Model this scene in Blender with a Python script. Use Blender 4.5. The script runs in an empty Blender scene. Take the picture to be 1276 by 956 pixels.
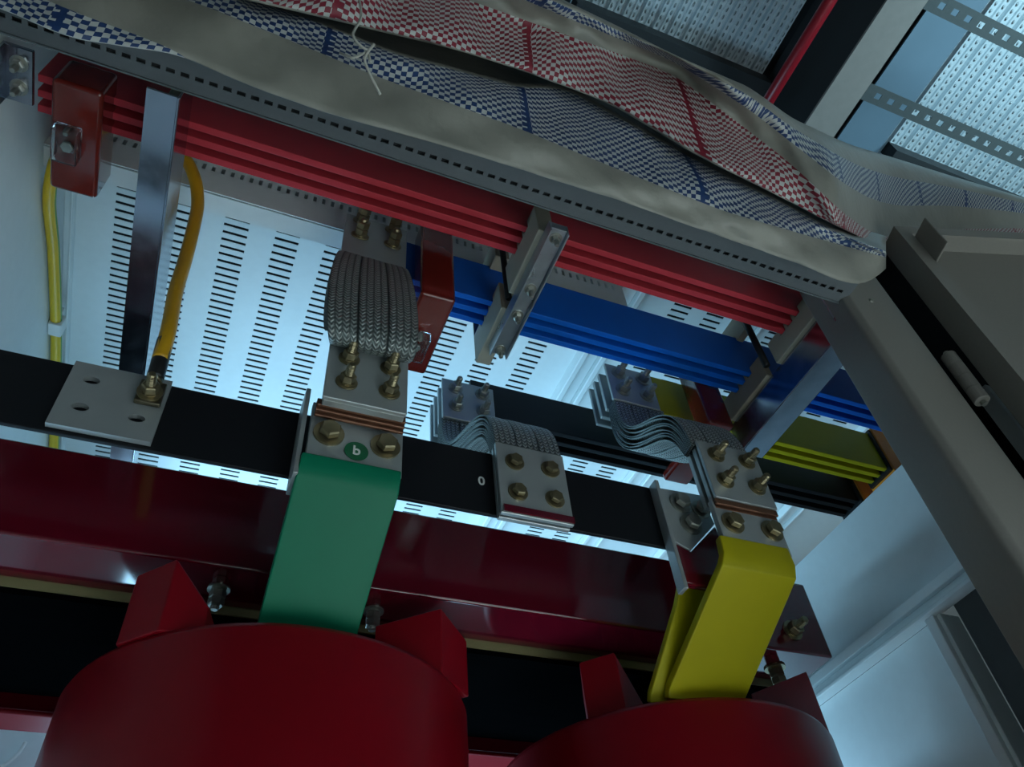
import bpy, math, random
from mathutils import Vector, Matrix, Quaternion
random.seed(7)
S = bpy.context.scene
COL = S.collection
H = 1.2            # camera height above the hall floor; coordinates below are metres from the camera
# ------------------------------------------------------------------ camera
F = 980.36
R = [[0.92469444, -0.37236489, -0.07927528], [0.22674414, 0.70592943, -0.67100726], [0.3058223, 0.60250147, 0.73720058]]
cd = bpy.data.cameras.new('camera'); cam = bpy.data.objects.new('camera', cd); COL.objects.link(cam)
cd.sensor_fit = 'HORIZONTAL'; cd.sensor_width = 36.0; cd.lens = F / 1276 * 36.0; cd.clip_start = 0.02
r, d, f = Vector(R[0]), Vector(R[1]), Vector(R[2])
cam.matrix_world = Matrix(((r.x, -d.x, -f.x, 0), (r.y, -d.y, -f.y, 0), (r.z, -d.z, -f.z, H), (0, 0, 0, 1)))
S.camera = cam
# ------------------------------------------------------------------ world, lights, exposure
w = bpy.data.worlds.new('world'); S.world = w; w.use_nodes = True
bg = w.node_tree.nodes['Background']; bg.inputs[0].default_value = (0.60, 0.80, 0.86, 1); bg.inputs[1].default_value = 0.10
S.view_settings.view_transform = 'Standard'; S.view_settings.look = 'None'; S.view_settings.exposure = 0.0; S.view_settings.gamma = 1
S.view_settings.use_curve_mapping = False
def area(name, loc, target, sx, sy, power, col):
    l = bpy.data.lights.new(name, 'AREA'); l.shape = 'RECTANGLE'; l.size = sx; l.size_y = sy; l.energy = power; l.color = col
    o = bpy.data.objects.new(name, l); COL.objects.link(o)
    o.location = (loc[0], loc[1], loc[2] + H)
    o.rotation_euler = (Vector(target) - Vector(loc)).to_track_quat('-Z', 'Y').to_euler()
    return o
area('rear_daylight', (-0.25, 2.7, 0.1), (0.95, 1.0, 0.6), 1.3, 1.9, 94, (0.36, 0.72, 1.0))            # tall daylit opening behind the transformer
area('rear_floor_daylight', (0.45, 2.30, -0.95), (0.5, 1.0, 1.0), 1.5, 0.7, 18, (0.36, 0.72, 1.0))   # the same daylight off the floor behind
lamp = area('deck_fill', (3.6, -1.4, 1.6), (2.7, 0.4, 3.5), 1.6, 1.0, 46, (0.48, 0.84, 1.0)); lamp.data.spread = 1.4     # added fill that brightens the hall decking, front right
area('front_fill', (2.0, -2.6, -0.45), (0.7, 0.8, 0.5), 1.4, 1.4, 14, (0.7, 0.88, 0.95))         # added fill for the front faces and drums, low in front
lamp = area('floor_bounce_fill', (1.2, -1.6, 2.7), (1.2, -0.45, -1.2), 0.8, 0.8, 84, (0.76, 0.90, 0.95)); lamp.data.spread = 0.75   # added light; its floor bounce brightens busbars and wall from below

# ------------------------------------------------------------------ helpers
def at(x, y, Y=None, Z=None, X=None):
    u, v = (x - 638) / F, (y - 478) / F
    q = [R[0][i] * u + R[1][i] * v + R[2][i] for i in range(3)]
    t = Y / q[1] if Y is not None else (Z / q[2] if Z is not None else X / q[0])
    return Vector((q[0] * t, q[1] * t, q[2] * t))
def lin(c):
    return tuple(((v / 255) / 12.92 if v / 255 <= 0.04045 else ((v / 255 + 0.055) / 1.055) ** 2.4) for v in c) + (1,)
class NT:
    def __init__(s, name):
        s.m = bpy.data.materials.new(name); s.m.use_nodes = True; s.t = s.m.node_tree; s.p = s.t.nodes['Principled BSDF']
    def n(s, k, **kw):
        q = s.t.nodes.new(k)
        for a, b in kw.items(): setattr(q, a, b)
        return q
    def l(s, a, b): s.t.links.new(a, b)
    def math(s, op, a, b=None, c=None):
        q = s.n('ShaderNodeMath', operation=op)
        for i, v in enumerate((a, b, c)):
            if v is None: continue
            if isinstance(v, (int, float)): q.inputs[i].default_value = v
            else: s.l(v, q.inputs[i])
        return q.outputs[0]
    def mix(s, fac, a, b):
        q = s.n('ShaderNodeMix', data_type='RGBA')
        if isinstance(fac, (int, float)): q.inputs[0].default_value = fac
        else: s.l(fac, q.inputs[0])
        for i, v in ((6, a), (7, b)):
            if isinstance(v, tuple): q.inputs[i].default_value = v
            else: s.l(v, q.inputs[i])
        return q.outputs[2]
    def noise(s, scale, detail=3, coord='Object', stretch=None):
        tc = s.n('ShaderNodeTexCoord'); nz = s.n('ShaderNodeTexNoise'); nz.inputs['Scale'].default_value = scale; nz.inputs['Detail'].default_value = detail
        o = tc.outputs[coord]
        if stretch:
            mp = s.n('ShaderNodeMapping'); mp.inputs['Scale'].default_value = stretch; s.l(o, mp.inputs[0]); o = mp.outputs[0]
        s.l(o, nz.inputs['Vector']); return nz.outputs['Fac']
    def uv(s, layer=None):
        q = s.n('ShaderNodeUVMap')
        if layer: q.uv_map = layer
        x = s.n('ShaderNodeSeparateXYZ'); s.l(q.outputs[0], x.inputs[0]); return x.outputs[0], x.outputs[1]
    def bump(s, h, strength=0.3, dist=0.002):
        b = s.n('ShaderNodeBump'); b.inputs['Strength'].default_value = strength; b.inputs['Distance'].default_value = dist
        s.l(h, b.inputs['Height']); s.l(b.outputs[0], s.p.inputs['Normal'])
def mat(name, col, rough=0.5, metal=0.0, var=0.08, scale=25, bump=0.0, coat=0.0, stretch=None, rvar=0.0):
    k = NT(name); c = lin(col)
    nz = k.noise(scale, 4, stretch=stretch)
    dark = tuple(v * (1 - var * 2) for v in c[:3]) + (1,)
    lite = tuple(min(1, v * (1 + var)) for v in c[:3]) + (1,)
    k.l(k.mix(nz, dark, lite), k.p.inputs['Base Color'])
    k.p.inputs['Metallic'].default_value = metal
    if rvar: k.l(k.math('MULTIPLY_ADD', nz, rvar, rough - rvar / 2), k.p.inputs['Roughness'])
    else: k.p.inputs['Roughness'].default_value = rough
    if coat: k.p.inputs['Coat Weight'].default_value = coat; k.p.inputs['Coat Roughness'].default_value = 0.08
    if bump: k.bump(nz, bump, 0.001)
    return k.m
MT = {}
MT['panel'] = mat('pale_enclosure_paint', (218, 224, 224), 0.42, 0, 0.03, 60, 0.05)
MT['frame'] = mat('warm_grey_enclosure_paint', (126, 122, 115), 0.55, 0, 0.04, 200, 0.12)
MT['header'] = mat('grey_header_paint', (92, 98, 101), 0.5, 0, 0.04, 200, 0.1)
MT['slot_dark'] = mat('dark_slot_backing', (40, 44, 46), 0.8)  # dark tone standing in for shade behind slots and notches
MT['red'] = mat('red_busbar_sleeve', (184, 54, 64), 0.42, 0, 0.06, 12)
MT['blue'] = mat('blue_busbar_sleeve', (8, 92, 190), 0.42, 0, 0.06, 12)
MT['yellow'] = mat('yellow_busbar_sleeve', (166, 156, 16), 0.42, 0, 0.06, 12)
MT['black'] = mat('black_busbar_sleeve', (22, 24, 28), 0.45, 0, 0.1, 12)
MT['green'] = mat('green_bar_sleeve', (0, 112, 80), 0.4, 0, 0.06, 12)
MT['tap'] = mat('glossy_red_brown_insulation', (104, 28, 20), 0.14, 0, 0.1, 18, coat=0.5)
MT['yoke'] = mat('glossy_maroon_paint', (92, 8, 26), 0.1, 0, 0.08, 10, coat=0.6)
MT['drum'] = mat('red_cast_resin', (132, 5, 22), 0.34, 0, 0.08, 8, 0.03)
MT['core'] = mat('black_core_varnish', (7, 8, 9), 0.85, 0, 0.3, 6, 0.2, stretch=(1, 40, 40))
MT['core'].node_tree.nodes['Principled BSDF'].inputs['Specular IOR Level'].default_value = 0.0
MT['galv'] = mat('galvanised_steel', (186, 194, 200), 0.3, 0.8, 0.18, 35, 0.05, rvar=0.2)
MT['rail'] = mat('smooth_galvanised_steel', (170, 174, 184), 0.2, 1, 0.2, 30, 0.04, rvar=0.22)
MT['gap_dark'] = mat('dark_gap_shade', (8, 8, 8), 0.95)  # black standing in for shade in the gap beside the post
MT['gap_dark'].node_tree.nodes['Principled BSDF'].inputs['Specular IOR Level'].default_value = 0.05
MT['tin'] = mat('tinned_copper_plate', (172, 178, 178), 0.42, 0.55, 0.06, 30, 0.05, rvar=0.15)
MT['copper'] = mat('bare_copper_edge', (128, 90, 70), 0.45, 0.7, 0.12, 40)
MT['zinc'] = mat('yellow_zinc_bolt', (150, 138, 108), 0.34, 0.85, 0.15, 60)
MT['steelbolt'] = mat('plain_steel_bolt', (165, 165, 156), 0.34, 0.8, 0.12, 60)
MT['cream'] = mat('cream_insulator_resin', (160, 152, 134), 0.6, 0, 0.06, 40, 0.1)
MT['blackrod'] = mat('black_rod', (14, 14, 15), 0.45)
MT['orange'] = mat('orange_insulation_board', (216, 130, 32), 0.45, 0, 0.08, 14)
MT['white'] = mat('white_plastic', (220, 222, 218), 0.5)
MT['sticker'] = mat('green_sticker', (20, 96, 62), 0.4)
MT['pipe'] = mat('red_sprinkler_pipe', (128, 8, 24), 0.35)
MT['beam'] = mat('grey_brown_beam_paint', (120, 112, 106), 0.6)
MT['darkbeam'] = mat('dark_steel', (16, 18, 20), 0.7)
MT['sheet'] = mat('blue_grey_sheet', (84, 100, 112), 0.5, 0, 0.1, 3)
MT['strap'] = mat('slotted_strap_steel', (74, 78, 78), 0.5, 0.3, 0.08, 60)
MT['floor'] = mat('grey_hall_concrete', (176, 178, 176), 0.7, 0, 0.1, 4, 0.1)
MT['string'] = mat('white_string', (176, 174, 164), 0.8)
MT['lug'] = mat('dull_cable_lug', (120, 112, 92), 0.35, 1, 0.15, 60)
for q_ in ('red', 'blue', 'yellow', 'green', 'black', 'drum'): MT[q_].node_tree.nodes['Principled BSDF'].inputs['Specular IOR Level'].default_value = 0.22
k = NT('clear_plastic'); k.p.inputs['Base Color'].default_value = (0.95, 0.97, 0.97, 1); k.p.inputs['Transmission Weight'].default_value = 1; k.p.inputs['Roughness'].default_value = 0.05; k.p.inputs['IOR'].default_value = 1.3
MT['clear'] = k.m
# yellow-green cable: green stripes along the length, from the unwrapped round direction
k = NT('yellow_green_cable'); u, v = k.uv()
st = k.math('GREATER_THAN', k.math('ABSOLUTE', k.math('SUBTRACT', k.math('FRACT', k.math('MULTIPLY', u, 2.0)), 0.5)), 0.38)
k.l(k.mix(st, lin((214, 176, 28)), lin((70, 140, 60))), k.p.inputs['Base Color']); k.p.inputs['Roughness'].default_value = 0.4
MT['cable'] = k.m
# woven tinned braid: chain-like chevrons in the weave relief
k = NT('tinned_copper_braid'); u, v = k.uv()
a = k.math('ABSOLUTE', k.math('SUBTRACT', k.math('FRACT', u), 0.5))
ph = k.math('ADD', k.math('MULTIPLY', v, 6.2832), k.math('MULTIPLY', a, 9.0))
wv = k.math('MULTIPLY_ADD', k.math('SINE', ph), 0.5, 0.5)
gr = k.math('SMOOTH_MIN', k.math('MULTIPLY', k.math('SUBTRACT', 0.5, a), 5.0), 1.0, 0.2)
hh = k.math('MULTIPLY', wv, gr)
k.l(k.mix(hh, lin((104, 112, 110)), lin((196, 202, 199))), k.p.inputs['Base Color'])
k.p.inputs['Metallic'].default_value = 0.75; k.p.inputs['Roughness'].default_value = 0.5; k.bump(hh, 0.9, 0.002)
MT['braid'] = k.m
# steel deck with rows of pressed dimples
k = NT('embossed_steel_deck'); u, v = k.uv()
def rowdots(c):
    du = k.math('SUBTRACT', u, c); dv = k.math('SUBTRACT', k.math('FRACT', v), 0.5)
    d2 = k.math('ADD', k.math('MULTIPLY', k.math('MULTIPLY', du, du), 130.0), k.math('MULTIPLY', k.math('MULTIPLY', dv, dv), 6.0))
    return k.math('MAXIMUM', k.math('SUBTRACT', 1.0, k.math('MULTIPLY', d2, 1.6)), 0.0)
dots = k.math('MAXIMUM', rowdots(0.27), rowdots(0.73))
nz = k.noise(3, 4)
k.l(k.mix(k.math('MULTIPLY', nz, 0.6), lin((210, 218, 222)), lin((150, 160, 166))), k.p.inputs['Base Color'])
k.p.inputs['Metallic'].default_value = 0.45; k.p.inputs['Roughness'].default_value = 0.32; k.bump(dots, 1.0, 0.02)
MT['deck'] = k.m
# woven bag cloth: stripes across the sheet, check weave inside the coloured stripes
def bag_mat(name, stops):
    k = NT(name); bu, bv = k.uv('band'); mu, mv = k.uv('metric')
    nz = k.noise(9, 3)
    chk = k.math('GREATER_THAN', k.math('MULTIPLY', k.math('SINE', k.math('MULTIPLY', mu, math.pi)), k.math('SINE', k.math('MULTIPLY', mv, math.pi))), 0.0)
    streak = k.math('GREATER_THAN', k.math('FRACT', k.math('MULTIPLY', mu, 0.0271)), 0.95)
    chk = k.math('MAXIMUM', chk, k.math('MULTIPLY', streak, k.math('GREATER_THAN', k.math('FRACT', k.math('MULTIPLY', mv, 0.5)), 0.25)))
    base = k.mix(nz, lin((116, 115, 107)), lin((150, 147, 137)))
    white = lin((172, 174, 170))
    col = base
    for lo, hi, c in stops:
        inb = k.math('MULTIPLY', k.math('GREATER_THAN', bv, lo), k.math('LESS_THAN', bv, hi))
        col = k.mix(inb, col, k.mix(chk, white, lin(c)))
    k.l(col, k.p.inputs['Base Color']); k.p.inputs['Roughness'].default_value = 0.5
    cr = k.noise(60, 4); wea = cr
    k.bump(wea, 0.35, 0.004)
    return k.m
RED, BLU = (122, 26, 44), (20, 52, 98)
MT['bag_low'] = bag_mat('woven_bag_lower', [(1.0, 2.0, BLU), (-2.0, 0.0, BLU)])
MT['bag_up'] = bag_mat('woven_bag_upper', [(0.0, 1.0, RED), (1.46, 1.78, BLU)])

# --- mesh pieces as (verts, faces) -------------------------------------------------
def box(x0, x1, y0, y1, z0, z1):
    v = [(x, y, z) for z in (z0, z1) for y in (y0, y1) for x in (x0, x1)]
    return v, [(0, 2, 3, 1), (4, 5, 7, 6), (0, 1, 5, 4), (2, 6, 7, 3), (0, 4, 6, 2), (1, 3, 7, 5)]
def join(*ps):
    V, Fc = [], []
    for v, fc in ps:
        o = len(V); V += list(v); Fc += [tuple(i + o for i in q) for q in fc]
    return V, Fc
def extrude(poly, vec):
    n = len(poly); vec = Vector(vec)
    V = [Vector(p) for p in poly] + [Vector(p) + vec for p in poly]
    return V, [tuple(range(n - 1, -1, -1)), tuple(range(n, 2 * n))] + [(i, (i + 1) % n, n + (i + 1) % n, n + i) for i in range(n)]
def xprism(yz, x0, x1): return extrude([(x0, y, z) for y, z in yz], (x1 - x0, 0, 0))
def yprism(xz, y0, y1): return extrude([(x, y0, z) for x, z in xz], (0, y1 - y0, 0))
def zprism(xy, z0, z1): return extrude([(x, y, z0) for x, y in xy], (0, 0, z1 - z0))
def frame_of(t):
    t = Vector(t).normalized(); a = Vector((0, 0, 1)) if abs(t.z) < 0.9 else Vector((1, 0, 0))
    b = t.cross(a).normalized(); return b, t.cross(b).normalized()
def lathe(prof, n=16, c=(0, 0, 0)):           # prof: (r, z) about local z
    V, Fc = [], []
    for rr, z in prof:
        for i in range(n):
            a = 2 * math.pi * i / n; V.append((c[0] + rr * math.cos(a), c[1] + rr * math.sin(a), c[2] + z))
    for j in range(len(prof) - 1):
        for i in range(n):
            Fc.append((j * n + i, j * n + (i + 1) % n, (j + 1) * n + (i + 1) % n, (j + 1) * n + i))
    Fc.append(tuple(range(n - 1, -1, -1))); Fc.append(tuple(range((len(prof) - 1) * n, len(prof) * n)))
    return V, Fc
def tube(path, rad, n=12):
    path = [Vector(p) for p in path]; V, Fc = [], []; pb = None
    for j, p in enumerate(path):
        t = path[min(j + 1, len(path) - 1)] - path[max(j - 1, 0)]
        if pb is None: b, c = frame_of(t)
        else:
            tn = t.normalized(); b = (pb - tn * pb.dot(tn)).normalized(); c = tn.cross(b)
        pb = b
        for i in range(n):
            a = 2 * math.pi * i / n; V.append(p + rad * (math.cos(a) * b + math.sin(a) * c))
    m = len(path)
    for j in range(m - 1):
        for i in range(n): Fc.append((j * n + i, j * n + (i + 1) % n, (j + 1) * n + (i + 1) % n, (j + 1) * n + i))
    Fc.append(tuple(range(n - 1, -1, -1))); Fc.append(tuple(range((m - 1) * n, m * n)))
    return V, Fc
def spline(pts, n=10):
    pts = [Vector(p) for p in pts]; P = [2 * pts[0] - pts[1]] + pts + [2 * pts[-1] - pts[-2]]; out = []
    for i in range(1, len(P) - 2):
        for j in range(n):
            t = j / n; a, b, c, e = P[i - 1:i + 3]
            out.append(0.5 * ((2 * b) + (c - a) * t + (2 * a - 5 * b + 4 * c - e) * t * t + (3 * b - a - 3 * c + e) * t ** 3))
    return out + [pts[-1]]
def slotted(x0, x1, y0, y1, holes):           # flat sheet in local xy with real holes: list of (hx0,hx1,hy0,hy1)
    xs = sorted({x0, x1} | {round(h[i], 5) for h in holes for i in (0, 1)}); ys = sorted({y0, y1} | {round(h[i], 5) for h in holes for i in (2, 3)})
    hs = [tuple(round(q, 5) for q in h) for h in holes]
    xi = {x: i for i, x in enumerate(xs)}; yi = {y: i for i, y in enumerate(ys)}; gone = set()
    for a, b, c, e in hs:
        for i in range(xi[a], xi[b]):
            for j in range(yi[c], yi[e]): gone.add((i, j))
    n = len(xs); V = [(x, y, 0) for y in ys for x in xs]
    Fc = [(j * n + i, j * n + i + 1, (j + 1) * n + i + 1, (j + 1) * n + i) for j in range(len(ys) - 1) for i in range(n - 1) if (i, j) not in gone]
    return V, Fc
WL = {}
def finish(o, parent, loc):
    COL.objects.link(o); WL[o.name] = Vector(loc)
    if parent: o.parent = parent; o.location = Vector(loc) - WL[parent.name]
    else: o.location = loc
    return o
def obj(name, vf, m, parent=None, smooth=False, bevel=0, seg=2, uv=None, solid=0, tag=None, origin=None):
    V, Fc = vf; V = [Vector(p) + Vector((0, 0, H)) for p in V]
    if origin is None:
        lo = [min(p[i] for p in V) for i in range(3)]; hi = [max(p[i] for p in V) for i in range(3)]
        origin = Vector(((lo[0] + hi[0]) / 2, (lo[1] + hi[1]) / 2, lo[2]))
    else: origin = Vector(origin) + Vector((0, 0, H))
    me = bpy.data.meshes.new(name); me.from_pydata([p - origin for p in V], [], Fc); me.validate(); me.update()
    import bmesh
    bm = bmesh.new(); bm.from_mesh(me)
    if not uv and not solid: bmesh.ops.recalc_face_normals(bm, faces=bm.faces)
    bm.to_mesh(me); bm.free()
    me.materials.append(MT[m] if isinstance(m, str) else m)
    if uv:
        for lname, co in uv.items():
            L = me.uv_layers.new(name=lname)
            for lp in me.loops: L.data[lp.index].uv = co[lp.vertex_index]
    if smooth:
        for p in me.polygons: p.use_smooth = True
    o = bpy.data.objects.new(name, me)
    finish(o, parent, origin)
    if solid:
        q = o.modifiers.new('thickness', 'SOLIDIFY'); q.thickness = abs(solid); q.offset = 1 if solid > 0 else -1
    if bevel:
        q = o.modifiers.new('edge', 'BEVEL'); q.width = bevel; q.segments = seg; q.limit_method = 'ANGLE'; q.angle_limit = 0.6
        if seg > 1:
            for p in me.polygons: p.use_smooth = True
            wn = o.modifiers.new('normals', 'WEIGHTED_NORMAL'); wn.keep_sharp = True
    if tag: settag(o, *tag)
    return o
def settag(o, label, cat, group=None):
    o['label'] = label; o['category'] = cat
    if group: o['group'] = group
    return o
def thing(name, loc, label, cat, group=None):
    o = bpy.data.objects.new(name, None); o.empty_display_size = 0.05
    finish(o, None, (loc[0], loc[1], loc[2] + H)); return settag(o, label, cat, group)
def struct(name, vf, m, parent=None, **kw):
    o = obj(name, vf, m, parent, **kw)
    if parent is None: o['kind'] = 'structure'
    return o
# --- bolts: shared meshes, axis = local +z ------------------------------------------
def rawmesh(name, vf, m, smooth=False):
    me = bpy.data.meshes.new(name); me.from_pydata([tuple(p) for p in vf[0]], [], vf[1]); me.update(); me.materials.append(MT[m])
    if smooth:
        for p in me.polygons: p.use_smooth = True
    return me
def hexprof(rr, z0, z1): return lathe([(rr * 0.86, z0), (rr, z0 + 0.0008), (rr, z1 - 0.0012), (rr * 0.86, z1)], 6)
thr = [(0.0052, 0.0)]
for i in range(9): thr += [(0.0052, 0.0015 + i * 0.003), (0.0060, 0.003 + i * 0.003)]
thr += [(0.0052, 0.0295), (0.004, 0.031)]
BM = {}
for m in ('zinc', 'steelbolt'):
    BM[m] = dict(shaft=rawmesh('bolt', lathe(thr, 10), m), nut=rawmesh('nut', hexprof(0.0105, 0.0045, 0.0145), m),
                 spring=rawmesh('spring_washer', lathe([(0.0098, 0.0022), (0.0098, 0.0045)], 14), m), washer=rawmesh('washer', lathe([(0.0145, 0), (0.0145, 0.0022)], 20), m),
                 bigwasher=rawmesh('washer', lathe([(0.0165, 0), (0.0165, 0.0025)], 22), m),
                 head=rawmesh('bolt', join(hexprof(0.0115, 0.0045, 0.0125), lathe([(0.005, 0), (0.005, 0.005)], 8)), m))
def bolt(parent, P, axis=(0, -1, 0), kind='stud', m='zinc', s=1.0, spin=None, double=False):
    b = BM[m]; sp = random.uniform(0, 1) if spin is None else spin
    o = bpy.data.objects.new('bolt', b['shaft'] if kind == 'stud' else b['head'])
    o.rotation_mode = 'QUATERNION'; o.rotation_quaternion = Vector(axis).to_track_quat('Z', 'Y') @ Quaternion((0, 0, 1), sp)
    o.scale = (s, s, s); finish(o, parent, (P[0], P[1], P[2] + H))
    subs = [('washer', b['washer'] if kind == 'stud' else b['bigwasher'], 0)]
    if kind == 'stud':
        subs += [('spring_washer', b['spring'], 0), ('nut', b['nut'], 0)]
        if double: subs.append(('nut', b['nut'], 0.0105))
    for nm, me, dz in subs:
        c = bpy.data.objects.new(nm, me); COL.objects.link(c); c.parent = o; c.location = (0, 0, dz)
    return o

# ================================================================== SETTING: enclosure shell
ZR = 1.25
holes = []
for c in range(-2, 8):
    xc = -0.088 + 0.088 * c
    for k_ in range(28): holes.append((xc - 0.021, xc + 0.021, 0.806 + k_ * 0.0158, 0.806 + k_ * 0.0158 + 0.0054))
    for k_ in range(12): holes.append((xc - 0.021, xc + 0.021, 1.36 + k_ * 0.0158, 1.36 + k_ * 0.0158 + 0.0054))
V, Fc = slotted(-0.36, 0.615, 0.70, 1.75, holes)
roof = struct('ceiling', ([(x, y, ZR) for x, y, z in V], Fc), 'panel', solid=0.0015)
holes = []
for c in (0, 1, 3, 4, 6, 7, 9, 10):
    xc = 0.771 + 0.0766 * c
    for k_ in range(68 if c < 2 else 30): holes.append((xc - 0.0205, xc + 0.0205, 0.687 + k_ * 0.0148, 0.687 + k_ * 0.0148 + 0.0052))
V, Fc = slotted(0.672, 1.65, 0.52, 1.75, holes)
obj('side_bay_panel', ([(x, y, ZR) for x, y, z in V], Fc), 'panel', roof, solid=0.0015)
obj('roof_joint_channel', join(box(0.615, 0.628, 0.52, 1.75, ZR - 0.03, ZR + 0.01), box(0.628, 0.66, 0.52, 1.75, ZR - 0.008, ZR + 0.01), box(0.66, 0.673, 0.52, 1.75, ZR - 0.022, ZR + 0.01)), 'panel', roof, bevel=0.002, seg=1)
for xa in (0.900, 1.130, 1.360): obj('roof_stiffener', join(box(xa, xa + 0.010, 0.52, 1.75, ZR - 0.022, ZR - 0.001), box(xa + 0.010, xa + 0.046, 0.52, 1.75, ZR - 0.006, ZR - 0.001), box(xa + 0.046, xa + 0.052, 0.52, 1.75, ZR - 0.016, ZR - 0.001)), 'panel', roof, bevel=0.0015, seg=1)
obj('front_bay_panel', box(-0.36, 0.615, 0.44, 0.70, ZR + 0.0, ZR + 0.004), 'panel', roof)
# roof front beam with the row of small notches
holes = [(-0.33 + i * 0.0148, -0.33 + i * 0.0148 + 0.0055, 1.196, 1.212) for i in range(63)]
V, Fc = slotted(-0.36, 0.612, 1.135, 1.249, holes)
beam = struct('trim_1', ([(x, 0.70, y) for x, y, z in V], Fc), 'panel', solid=0.002)
obj('beam_bottom', box(-0.36, 0.612, 0.7025, 0.735, 1.135, 1.138), 'panel', beam)
obj('beam_back', box(-0.36, 0.612, 0.733, 0.735, 1.138, 1.249), 'slot_dark', beam)
# dark cover added over the roof so its slots look black
struct('trim_2', join(box(-0.40, 1.7, 0.54, 1.80, ZR + 0.10, ZR + 0.104), box(-0.40, 1.7, 0.54, 0.544, ZR + 0.005, ZR + 0.1), box(-0.40, 1.7, 1.796, 1.80, ZR + 0.005, ZR + 0.1), box(-0.404, -0.40, 0.54, 1.80, ZR + 0.005, ZR + 0.104), box(1.7, 1.704, 0.54, 1.80, ZR + 0.005, ZR + 0.104)), 'slot_dark')
# left wall
wl = struct('wall_left', box(-0.375, -0.36, 0.44, 1.76, -H, ZR - 0.001), 'panel')
obj('corner_flange', join(box(-0.36, -0.345, 0.70, 1.75, ZR - 0.012, ZR - 0.001), box(-0.349, -0.345, 0.70, 1.75, ZR - 0.02, ZR - 0.012)), 'panel', wl, bevel=0.001, seg=1)
# back wall with a low opening behind the transformer
struct('wall_back', join(box(-0.375, -0.17, 1.75, 1.765, -H, ZR - 0.002), box(1.0, 1.65, 1.75, 1.765, -H, ZR - 0.002)), 'panel')
# right wall
wr = struct('wall_right', box(1.0, 1.012, 0.44, 1.75, 0.606, 0.80), 'panel', bevel=0.002)
obj('wall_rail', join(box(0.982, 1.0, 0.44, 1.75, 0.590, 0.606), box(0.990, 1.0, 0.44, 1.75, 0.572, 0.590), box(0.975, 1.0, 0.44, 1.75, 0.566, 0.572)), 'panel', wr, bevel=0.0015)
obj('lower_panel', box(1.0, 1.012, 0.712, 1.75, -H, 0.566), 'panel', wr)
obj('wall_divider', join(box(0.985, 1.0, 0.695, 0.712, -H, 0.566), box(0.992, 1.03, 0.688, 0.695, -H, 0.566)), 'panel', wr, bevel=0.0015)
obj('recessed_panel', box(1.05, 1.062, 0.44, 0.70, -H, 0.60), 'header', wr)
# front header with slotted inner lip, front post
holes = [(-0.34 + i * 0.0155, -0.34 + i * 0.0155 + 0.0095, 0.4255, 0.4305) for i in range(73)]
V, Fc = slotted(-0.375, 0.80, 0.385, 0.446, holes)
hd = struct('trim_3', ([(x, y, 0.92) for x, y, z in V], Fc), 'header', solid=0.002)
obj('header_face', join(box(-0.375, 0.80, 0.385, 0.388, 0.922, 1.26), box(-0.375, 0.80, 0.4455, 0.4475, 0.917, 0.945), box(-0.375, 0.80, 0.3885, 0.44, 1.0, 1.004)), 'header', hd)
obj('slot_shade_plate', box(-0.37, 0.80, 0.39, 0.444, 0.928, 0.932), 'slot_dark', hd)  # dark plate added so the header slots look black inside
ps = struct('trim_4', zprism([(0.792, 0.446), (0.792, 0.438), (0.80, 0.43), (0.902, 0.43), (0.906, 0.434), (0.906, 0.50), (0.80, 0.50)], -H, 1.02), 'frame', bevel=0.003)
obj('gap_shade_strip', box(0.9065, 1.06, 0.462, 0.48, -H, 1.24), 'gap_dark', ps)  # dark strip added as the shade in the gap between post and door
# hall floor
struct('floor', box(-5, 7, -5, 5, -H - 0.02, -H), 'floor')

# ================================================================== TRANSFORMER
def drum(cx, top, label, lugs):
    t = thing('coil_drum', (cx, 0.993, -0.9), label, 'coil', 'cast resin coils')
    RR = 0.24
    prof = [(RR, -0.9), (RR, top - 0.010), (RR - 0.003, top - 0.003), (RR - 0.010, top), (RR - 0.075, top), (RR - 0.08, top - 0.01), (RR - 0.08, -0.9)]
    V, Fc = lathe(prof, 96, (cx, 0.993, 0)); Fc = Fc[:-2]
    n = 96; m = len(prof) - 1
    Fc += [(i, m * n + i, m * n + (i + 1) % n, (i + 1) % n) for i in range(n)]
    o = obj('winding', (V, Fc), 'drum', t, smooth=True)
    q = o.modifiers.new('split', 'EDGE_SPLIT'); q.split_angle = 0.9
    for pts, hs in lugs:
        V = [Vector((x, y, top - 0.003)) for x, y in pts] + [Vector((x, y, top + h)) for (x, y), h in zip(pts, hs)]
        m = len(pts)
        fc = [tuple(range(m - 1, -1, -1)), tuple(range(m, 2 * m))] + [(i, (i + 1) % m, m + (i + 1) % m, m + i) for i in range(m)]
        obj('spacer_block', (V, fc), 'drum', t, bevel=0.002)
    return t
drum(0.119, 0.458, 'large dark red coil drum under the green bar', [
    ([(0.282, 0.822), (0.332, 0.868), (0.282, 0.915), (0.205, 0.845)], [0.085, 0.072, 0.075, 0.062]),
    ([(0.012, 0.800), (0.03, 0.86), (-0.05, 0.89), (-0.070, 0.842), (-0.032, 0.803)], [0.030, 0.030, 0.078, 0.083, 0.086])])
drum(0.671, 0.438, 'dark red coil drum under the yellow bar', [
    ([(0.492, 0.868), (0.532, 0.840), (0.585, 0.86), (0.525, 0.93)], [0.083, 0.088, 0.006, 0.07]),
    ([(0.735, 0.835), (0.878, 0.862), (0.905, 0.890), (0.80, 0.91)], [0.05, 0.115, 0.02, 0.03])])
core = thing('transformer_core', (0.34, 1.03, -0.9), 'black laminated transformer core between the red drums', 'core')
obj('top_yoke', box(-0.355, 0.90, 0.943, 1.19, 0.558, 0.69), 'core', core)
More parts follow.
